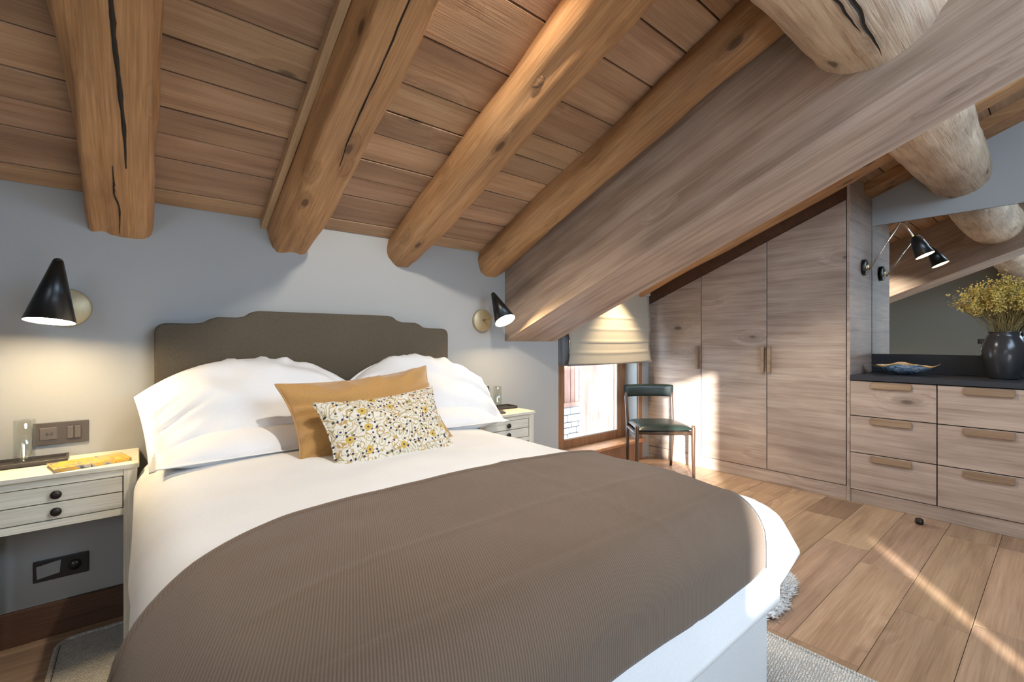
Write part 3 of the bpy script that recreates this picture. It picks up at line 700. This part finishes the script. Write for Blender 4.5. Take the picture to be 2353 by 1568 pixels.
def swing_lamp():
    t = thing('swing_arm_lamp', 'black and steel swing arm lamp on the wardrobe end panel', 'lamp', (4.47, ye, 1.79))
    R = Matrix.Rotation(PI / 2, 3, 'X'); c = (4.47, ye, 1.79)
    obj('wall_plate', lathe([(.06, 0), (.063, .003), (.063, .022), (.058, .026), (.0, .027)], 36, c, R, False), M['black'], t, True)
    obj('boss', lathe([(.030, .026), (.030, .034), (.02, .040), (.0, .041)], 24, c, R, False), M['brass'], t, True)
    e, a, b, s = (4.46, ye - .045, 1.765), (4.43, .80, 2.088), (4.42, .765, 2.075), (4.42, .712, 1.962)
    obj('arm', tube([(4.47, ye - .035, 1.79), e], .006, 10), M['brass'], t, True)
    obj('arm', tube([e, a], .0055, 10), M['chrome'], t, True)
    obj('arm', tube([a, (4.425, .785, 2.092), b, s], .0055, 10), M['chrome'], t, True)
    s = Vector(s); rim = Vector((4.42, .652, 1.825)); d = rim - s; L = d.length; mt = axis_mat(d)
    sh = obj('lamp_shade', lathe([(.014, -.012), (.022, .0), (.034, .03), (.058, L), (.0565, L), (.03, .03)], 36, s, mt, False), M['black'], t, True)
    obj('light_diffuser', lathe([(.0, L - .002), (.056, L - .002), (.055, L - .006), (.0, L - .006)], 32, s, mt, False), M['bulb2'], t)
swing_lamp()

# ---------------------------------------------------------------- switches and sockets
def plate_thing(name, label, x0, x1, z0, z1, mat, group=None):
    t = thing(name, label, 'socket' if 'socket' in name else 'switch', ((x0 + x1) / 2, YW, z0), group)
    obj('cover_plate', box(x0, x1, YW - .009, YW, z0, z1, .002, 2), mat, t); return t
# ceiling spotlights (behind the purlin and beside the beam)
def ceiling_spot(label, x, y_, energy, ang, aim, r=.035, drop=.03, col=(1.0, .93, .82)):
    z = zc(y_) - drop; t = thing('ceiling_spotlight', label, 'lamp', (x, y_, z), 'small ceiling spotlights')
    d = (Vector(aim) - Vector((x, y_, z))).normalized(); mt = axis_mat(d); p = Vector((x, y_, z))
    obj('spot_body', lathe([(r * .5, -.05), (r, -.04), (r, .012), (r * .92, .012), (r * .86, .0)], 28, p, mt, False), M['black'], t, True)
    obj('spot_mount', tube([p, (x, y_, zc(y_) + .002)], .008, 8), M['black'], t, True)
    obj('spot_lens', lathe([(.0, .002), (r * .9, .002), (r * .9, -.002)], 24, p, mt, False), M['lens'], t)
    l = add_light('spot_light', 'SPOT', p + d * .016, energy, col, direction=d); l.data.spot_size = math.radians(ang); l.data.spot_blend = .6; l.data.shadow_soft_size = .025
ceiling_spot('small ceiling spotlight aimed at the bed pillows', .82, .72, 64, 105, (.85, 2.1, .6))
ceiling_spot('small ceiling downlight hidden behind the beam above the blind', 3.45, 2.44, 52, 84, (3.45, 2.46, 0), col=(1.0, .80, .52))
ceiling_spot('added unseen ceiling spotlight beside the beam over the open floor', 2.85, 1.5, 60, 100, (3.25, .75, 0))  # added lamp: warms floor and wardrobe, bounces up to the beam
t = plate_thing('switch_plate', 'taupe socket and switch plate above the left nightstand', -.327, -.163, .779, .869, M['plate'])
obj('socket_insert', box(-.309, -.257, YW - .011, YW - .004, .799, .849, .002), M['plate2'], t)
for x in (-.290, -.277): obj('port', box(x, x + .007, YW - .012, YW - .006, .818, .828), M['chrome'], t)
for x in (-.228, -.206): obj('rocker', box(x, x + .020, YW - .016, YW - .004, .799, .849, .002), M['plate2'], t)
t = plate_thing('switch_plate', 'taupe switch plate above the window-side nightstand', 1.78, 1.945, .790, .880, M['plate'])
for x in (1.80, 1.822): obj('rocker', box(x, x + .020, YW - .016, YW - .004, .81, .86, .002), M['plate2'], t)
obj('socket_insert', box(1.87, 1.925, YW - .011, YW - .004, .81, .86, .002), M['plate2'], t)
t = plate_thing('wall_socket', 'black wall socket under the left nightstand', -.327, -.163, .228, .313, M['blackplastic'])
obj('paper_label', hexa([(-.315, YW - .0115, .242), (-.250, YW - .0115, .252), (-.250, YW - .009, .252), (-.315, YW - .009, .242), (-.317, YW - .0115, .292), (-.246, YW - .0115, .303), (-.246, YW - .009, .303), (-.317, YW - .009, .292)]), M['greyplastic'], t)
obj('socket_insert', lathe([(.0, -.002), (.021, -.002), (.022, .003), (.022, .011)], 24, (-.205, YW - .011, .27), Matrix.Rotation(-PI / 2, 3, 'X'), False), M['blackplastic'], t, True)
for x in (-.212, -.200): obj('port', box(x, x + .003, YW - .014, YW - .010, .276, .281), M['chrome'], t)
t = thing('light_switch', 'small black light switch on the side wall seen in the mirror', 'switch', (XL, .945, 1.14))
obj('cover_plate', box(XL, XL + .009, .905, .985, 1.16, 1.24, .002), M['blackplastic'], t); obj('rocker', box(XL + .004, XL + .014, .92, .97, 1.175, 1.225, .002), M['plate'], t)

# ---------------------------------------------------------------- small things on the nightstands
def tray(label, cx, cy, wx, wy, rz):
    t = thing('serving_tray', label, 'tray', (cx, cy, .726), rz=math.radians(rz))
    obj('tray_base', box(-wx / 2, wx / 2, -wy / 2, wy / 2, 0, .006, .001), M['tray'], t, local=True)
    for a, b, c_, d in ((-wx / 2, wx / 2, -wy / 2, -wy / 2 + .007), (-wx / 2, wx / 2, wy / 2 - .007, wy / 2), (-wx / 2, -wx / 2 + .007, -wy / 2 + .007, wy / 2 - .007), (wx / 2 - .007, wx / 2, -wy / 2 + .007, wy / 2 - .007)):
        obj('tray_rim', box(a, b, c_, d, 0.0, .017, .001), M['tray'], t, local=True)
def glass(name, label, x, y_, z, r, h):
    t = thing(name, label, 'glass', (x, y_, z))
    obj('glass_wall', lathe([(.0, 0), (r * .86, 0), (r, .01), (r, h), (r - .002, h), (r - .003, .012), (r * .5, .008), (.0, .008)], 32, (x, y_, z), None, False), M['glass'], t, True)
    return t
tray('dark tray under the glass on the left nightstand', -.338, 2.545, .24, .125, 2)
glass('tumbler', 'clear tall glass on the tray on the left nightstand', -.338, 2.54, .733, .031, .165)
bk = thing('book', 'book with yellow and orange printed cover on the left nightstand', 'book', (-.145, 2.405, .726), rz=math.radians(14))
obj('pages', box(-.108, .108, -.063, .063, .002, .010), M['shadein'], bk, local=True)
obj('cover', box(-.111, .111, -.066, .066, .010, .0125, .0006), M['cover_print'], bk, local=True)
obj('cover', box(-.111, .111, -.066, .066, .000, .0022, .0006), M['cover_print'], bk, local=True)
obj('spine', box(-.113, .111, -.068, -.064, .000, .0125, .0006), M['cover_print'], bk, local=True)
tray('dark tray under the glass on the window-side nightstand', 2.005, 2.545, .17, .12, -3)
glass('tumbler', 'clear tall glass on the tray on the window-side nightstand', 1.965, 2.555, .733, .030, .15)
pd = thing('tablet_folder', 'slim dark folder lying by the pillow on the window-side nightstand', 'folder', (1.80, 2.44, .726), rz=math.radians(-24))
obj('cover', box(-.105, .105, -.07, .07, .005, .008, .001), M['tray'], pd, local=True)
obj('pages', box(-.10, .10, -.066, .066, .0, .005), M['plate'], pd, local=True)

# ---------------------------------------------------------------- rug, sheepskin, door stop
rg = thing('rug', 'pale woven wool rug reaching out under the bed', 'rug', (.87, 1.0, 0))
def rrect(x0, x1, y0, y1, r, n=8):
    pts = []
    for cx_, cy_, a0 in ((x1 - r, y1 - r, 0), (x0 + r, y1 - r, 90), (x0 + r, y0 + r, 180), (x1 - r, y0 + r, 270)):
        for k in range(n + 1):
            a = math.radians(a0 + 90 * k / n); pts.append((cx_ + r * math.cos(a), cy_ + r * math.sin(a)))
    return pts
obj('rug_field', prism(rrect(-.235, 1.975, -.6, 2.525, .05), 'Z', .001, .011), M['rug'], rg)
rb = [Vector((p[0], p[1], .009)) for p in rrect(-.245, 1.983, -.61, 2.535, .055)]
obj('rug_binding', tube(rb + [rb[0]], .0085, 8, False), M['rug'], rg, True)
sk = thing('sheepskin', 'fluffy white sheepskin on the floor beside the bed', 'sheepskin', (2.2, .9, 0))
def skin_r(a): return 1 + .12 * math.sin(a * 3 + 1) + .08 * math.sin(a * 5)
def skin_fn(u, v):
    a = 2 * PI * u; q = v; r = q * skin_r(a)
    return (2.30 + .33 * r * math.cos(a), 1.0 + .195 * r * math.sin(a), .012 + .035 * (1 - q ** 4) + .008 * nz((r * math.cos(a) * 9, r * math.sin(a) * 9, 0), 1.0, 6))
obj('pelt', grid(skin_fn, 48, 12), M['fleece'], sk, True)
tv, tf = [], []; rr = random.Random(11)
for i in range(2600):
    a = rr.uniform(0, 2 * PI); q = math.sqrt(rr.uniform(.05, 1.04)); r = q * skin_r(a)
    p = Vector((2.30 + .33 * r * math.cos(a), 1.0 + .195 * r * math.sin(a), .012 + .035 * (1 - min(1, q) ** 4)))
    lean = Vector((math.cos(a) * .7 + rr.uniform(-.6, .6), math.sin(a) * .7 + rr.uniform(-.6, .6), rr.uniform(.2, .8))).normalized()
    L = rr.uniform(.018, .036); s_ = lean.cross(Vector((0, 0, 1))).normalized() * .006; n0 = len(tv)
    tv += [p - s_, p + s_, p + lean.cross(s_).normalized() * .006, p + lean * L]; tf += [(n0, n0 + 1, n0 + 3), (n0 + 1, n0 + 2, n0 + 3), (n0 + 2, n0, n0 + 3)]
ft = obj('fleece', (tv, tf), M['fleece'], sk); ft['kind'] = 'stuff'
ds = thing('door_stop', 'small dark cylindrical door stop on the floor by the drawers', 'door stop', (3.965, .614, 0))
obj('stop_body', lathe([(.019, 0), (.021, .004), (.021, .030), (.018, .036)], 24, (3.965, .614, 0)), M['knob'], ds, True)
obj('rubber_ring', lathe([(.0215, .012), (.0235, .014), (.0235, .022), (.0215, .024)], 24, (3.965, .614, 0), None, False), M['black'], ds, True)

# ---------------------------------------------------------------- chair
def chair():
    # local frame: front towards -Y
    t = thing('dining_chair', 'mid-century wooden chair with dark green leather seat and backrest', 'chair', (3.667, 2.375, 0), rz=math.atan2(-.63, .78))
    fw_, bw, dp = .245, .215, .21
    for sx in (-1, 1):
        obj('leg', tube([(sx * (fw_ + .004), -dp - .004, 0), (sx * fw_, -dp, .22), (sx * fw_, -dp, .445), (sx * fw_, -dp, .468)], [.012, .016, .018, .014], 12), M['chairwood'], t, True, local=True)
        obj('leg', tube([(sx * (bw - .005), dp + .03, 0), (sx * bw, dp, .26), (sx * bw, dp + .004, .44), (sx * (bw + .005), dp + .035, .64), (sx * (bw + .008), dp + .055, .765)], [.011, .015, .017, .016, .012], 12), M['chairwood'], t, True, local=True)
        obj('side_rail', tube([(sx * fw_, -dp, .385), (sx * bw, dp, .385)], .012, 10), M['chairwood'], t, True, local=True)
    obj('front_rail', tube([(-fw_, -dp, .405), (fw_, -dp, .405)], .013, 10), M['chairwood'], t, True, local=True)
    obj('back_rail', tube([(-bw, dp, .405), (bw, dp, .405)], .013, 10), M['chairwood'], t, True, local=True)
    def seat_fn(side):
        def f(u, v):
            a, b = 2 * u - 1, 2 * v - 1
            hw = (fw_ + (bw - fw_) * v) + .004; h = (max(0, 1 - abs(a) ** 5) * max(0, 1 - abs(b) ** 5)) ** .5
            e = .987 + .013 * h
            z = (.432 + .046 * h - .010 * (1 - a * a) * .4) if side > 0 else (.412 - .036 * h)
            return (a * hw * e, (b * (dp + .012)) * e - .004, z)
        return f
    obj('seat', join(grid(seat_fn(1), 26, 24), (lambda g: (g[0], [q[::-1] for q in g[1]]))(grid(seat_fn(-1), 26, 24))), M['leather'], t, True, local=True)
    def back_fn(u, v):
        # closed pad: v runs round the cross-section
        a = 2 * u - 1; q = 2 * PI * v; e = max(0.02, 1 - abs(a) ** 10) ** .4
        cyv = dp + .047 + .028 * (1 - a * a)
        th_ = .020 * e + .004; hh = .058 * (.9 + .1 * e)
        y_ = cyv + th_ * math.copysign(abs(math.sin(q)) ** .7, math.sin(q)); z = .722 + .004 * (1 - a * a) + hh * math.copysign(abs(math.cos(q)) ** .6, math.cos(q)) + .25 * (y_ - cyv)
        return (a * (bw + .024), y_, z)
    obj('backrest', grid(back_fn, 28, 24), M['leather'], t, True, local=True)
    return t
chair()

# ---------------------------------------------------------------- things on the worktop
bw = thing('shell_bowl', 'wavy blue bowl with amber inside on the slate worktop', 'bowl', (4.44, .775, .9485))
def bowl_fn(inner):
    def f(u, v):
        a = 2 * PI * u; r = v ** .8
        rx, ry = .115, .205
        rim = 1 + .02 * math.sin(a * 5 + .7) + .02 * math.sin(a * 9)
        x, y_ = rx * r * rim * math.cos(a), ry * r * rim * math.sin(a)
        z = .004 + .068 * r ** 2.2 * (1 + .16 * math.sin(a * 4 + 1) * r) + .004 * math.sin(a * 9) * r ** 3
        return (4.44 + x, .775 + y_, .949 + z + (.007 if inner else 0))
    return f
obj('bowl_body', grid(bowl_fn(False), 72, 14), M['bowl_out'], bw, True)
obj('glazed_inside', grid(bowl_fn(True), 72, 14), M['bowl_in'], bw, True)
vx, vy = 4.50, .268
vs_ = thing('stoneware_vase', 'dark glazed bulbous stoneware vase on the slate worktop', 'vase', (vx, vy, .9485))
obj('vase_body', lathe([(.0, 0), (.066, 0), (.070, .006), (.088, .06), (.108, .14), (.112, .19), (.100, .245), (.082, .282), (.074, .298), (.078, .310), (.082, .316), (.076, .317), (.066, .300), (.0, .20)], 48, (vx, vy, .949), None, False), M['vase'], vs_, True)
obj('vase_ear', tube([(vx + .02, vy - .095, 1.225), (vx + .03, vy - .128, 1.215), (vx + .03, vy - .130, 1.17), (vx + .02, vy - .108, 1.15)], .009, 8), M['vase'], vs_, True)
df = thing('dried_flowers', 'bunch of dried yellow flowers spreading from the dark vase', 'flowers', (vx, vy, 1.2))
rr = random.Random(21); sv = ([], []); bv, bf = [], []
def blob(c, r):
    n0 = len(bv); rot = Euler((rr.uniform(0, 3), rr.uniform(0, 3), rr.uniform(0, 3))).to_matrix()
    for p in ((1, 0, 0), (-1, 0, 0), (0, 1, 0), (0, -1, 0), (0, 0, 1), (0, 0, -1)): bv.append(c + rot @ Vector(p) * r * rr.uniform(.7, 1.2))
    for f in ((0, 2, 4), (2, 1, 4), (1, 3, 4), (3, 0, 4), (2, 0, 5), (1, 2, 5), (3, 1, 5), (0, 3, 5)): bf.append(tuple(n0 + k for k in f))
for i in range(150):
    a = rr.uniform(0, 2 * PI); q = rr.uniform(0, 1) ** .6; h = rr.uniform(.20, .36) * (1.05 - .30 * q * q)
    base = Vector((vx + rr.uniform(-.045, .045), vy + rr.uniform(-.045, .045), 1.20))
    sx_ = .20 if math.cos(a) < 0 else .14
    tip = Vector((vx + sx_ * q * math.cos(a), vy + .27 * q * math.sin(a), 1.25 + h))
    if tip.x > XR - .03: tip.x = XR - .03
    mid = base.lerp(tip, .5) + Vector((0, 0, .03))
    sv = join(sv, tube([base, mid, tip], [.0014, .0012, .0008], 4, False))
    for j in range(4):
        e = mid.lerp(tip, rr.uniform(.3, 1)); tp = e + Vector((rr.uniform(-.035, .035), rr.uniform(-.045, .045), rr.uniform(.0, .045)))
        if tp.x > XR - .03: tp.x = XR - .03
        sv = join(sv, tube([e, tp], [.0009, .0007], 3, False))
        for k in range(7): blob(tp + Vector((rr.gauss(0, .011), rr.gauss(0, .013), rr.gauss(0, .011))), rr.uniform(.0036, .0072))
s1 = obj('flower_stems', sv, M['stem'], df); s1['kind'] = 'stuff'
s2 = obj('blossoms', (bv, bf), M['blossom'], df); s2['kind'] = 'stuff'

# ---------------------------------------------------------------- added dummy windows with opaque sheers on solid walls, dressing the area fills
w2 = structure(thing('added_window_2', None, None, (2.1, YF, 1.55)))
for a, b, c_, d in ((.82, .88, 1.54, 3.06), (3.32, 3.38, 1.54, 3.06), (.88, 3.32, 1.54, 1.60), (.88, 3.32, 3.0, 3.06), (2.07, 2.13, 1.60, 3.0)): obj('window_frame', box(a, b, YF, YF + .05, c_, d, .004), M['frame'], w2)
obj('added_sheer', grid(lambda u, v: (.88 + 2.44 * u, YF + .03 + .012 * math.sin(u * 90), 1.60 + 1.40 * v), 160, 2), M['linen'], w2, True)
w3 = structure(thing('added_window_3', None, None, (XL, -.75, .3)))
for a, b, c_, d in ((-1.36, -1.30, .30, 2.20), (-.20, -.14, .30, 2.20), (-1.30, -.20, .30, .36), (-1.30, -.20, 2.14, 2.20)): obj('window_frame', box(XL, XL + .05, a, b, c_, d, .004), M['frame'], w3)
obj('added_sheer', grid(lambda u, v: (XL + .03 + .012 * math.sin(u * 50), -1.30 + 1.1 * u, .36 + 1.78 * v), 90, 2), M['linen'], w3, True)

# ---------------------------------------------------------------- curtain by the added side window (seen in the mirror)
ct = thing('curtain', 'grey pleated curtain on the side wall seen in the mirror', 'curtain', (XL + .1, .3, 0))
solidify(obj('curtain_cloth', grid(lambda u, v: (XL + .085 + .035 * math.sin(u * 2 * PI * 8), -.15 + .80 * u, .03 + 2.17 * v), 110, 6), M['curtain'], ct, True), .004)
obj('curtain_pole', tube([(XL + .085, -1.5, 2.23), (XL + .085, .75, 2.23)], .014, 12), M['knob'], ct, True)
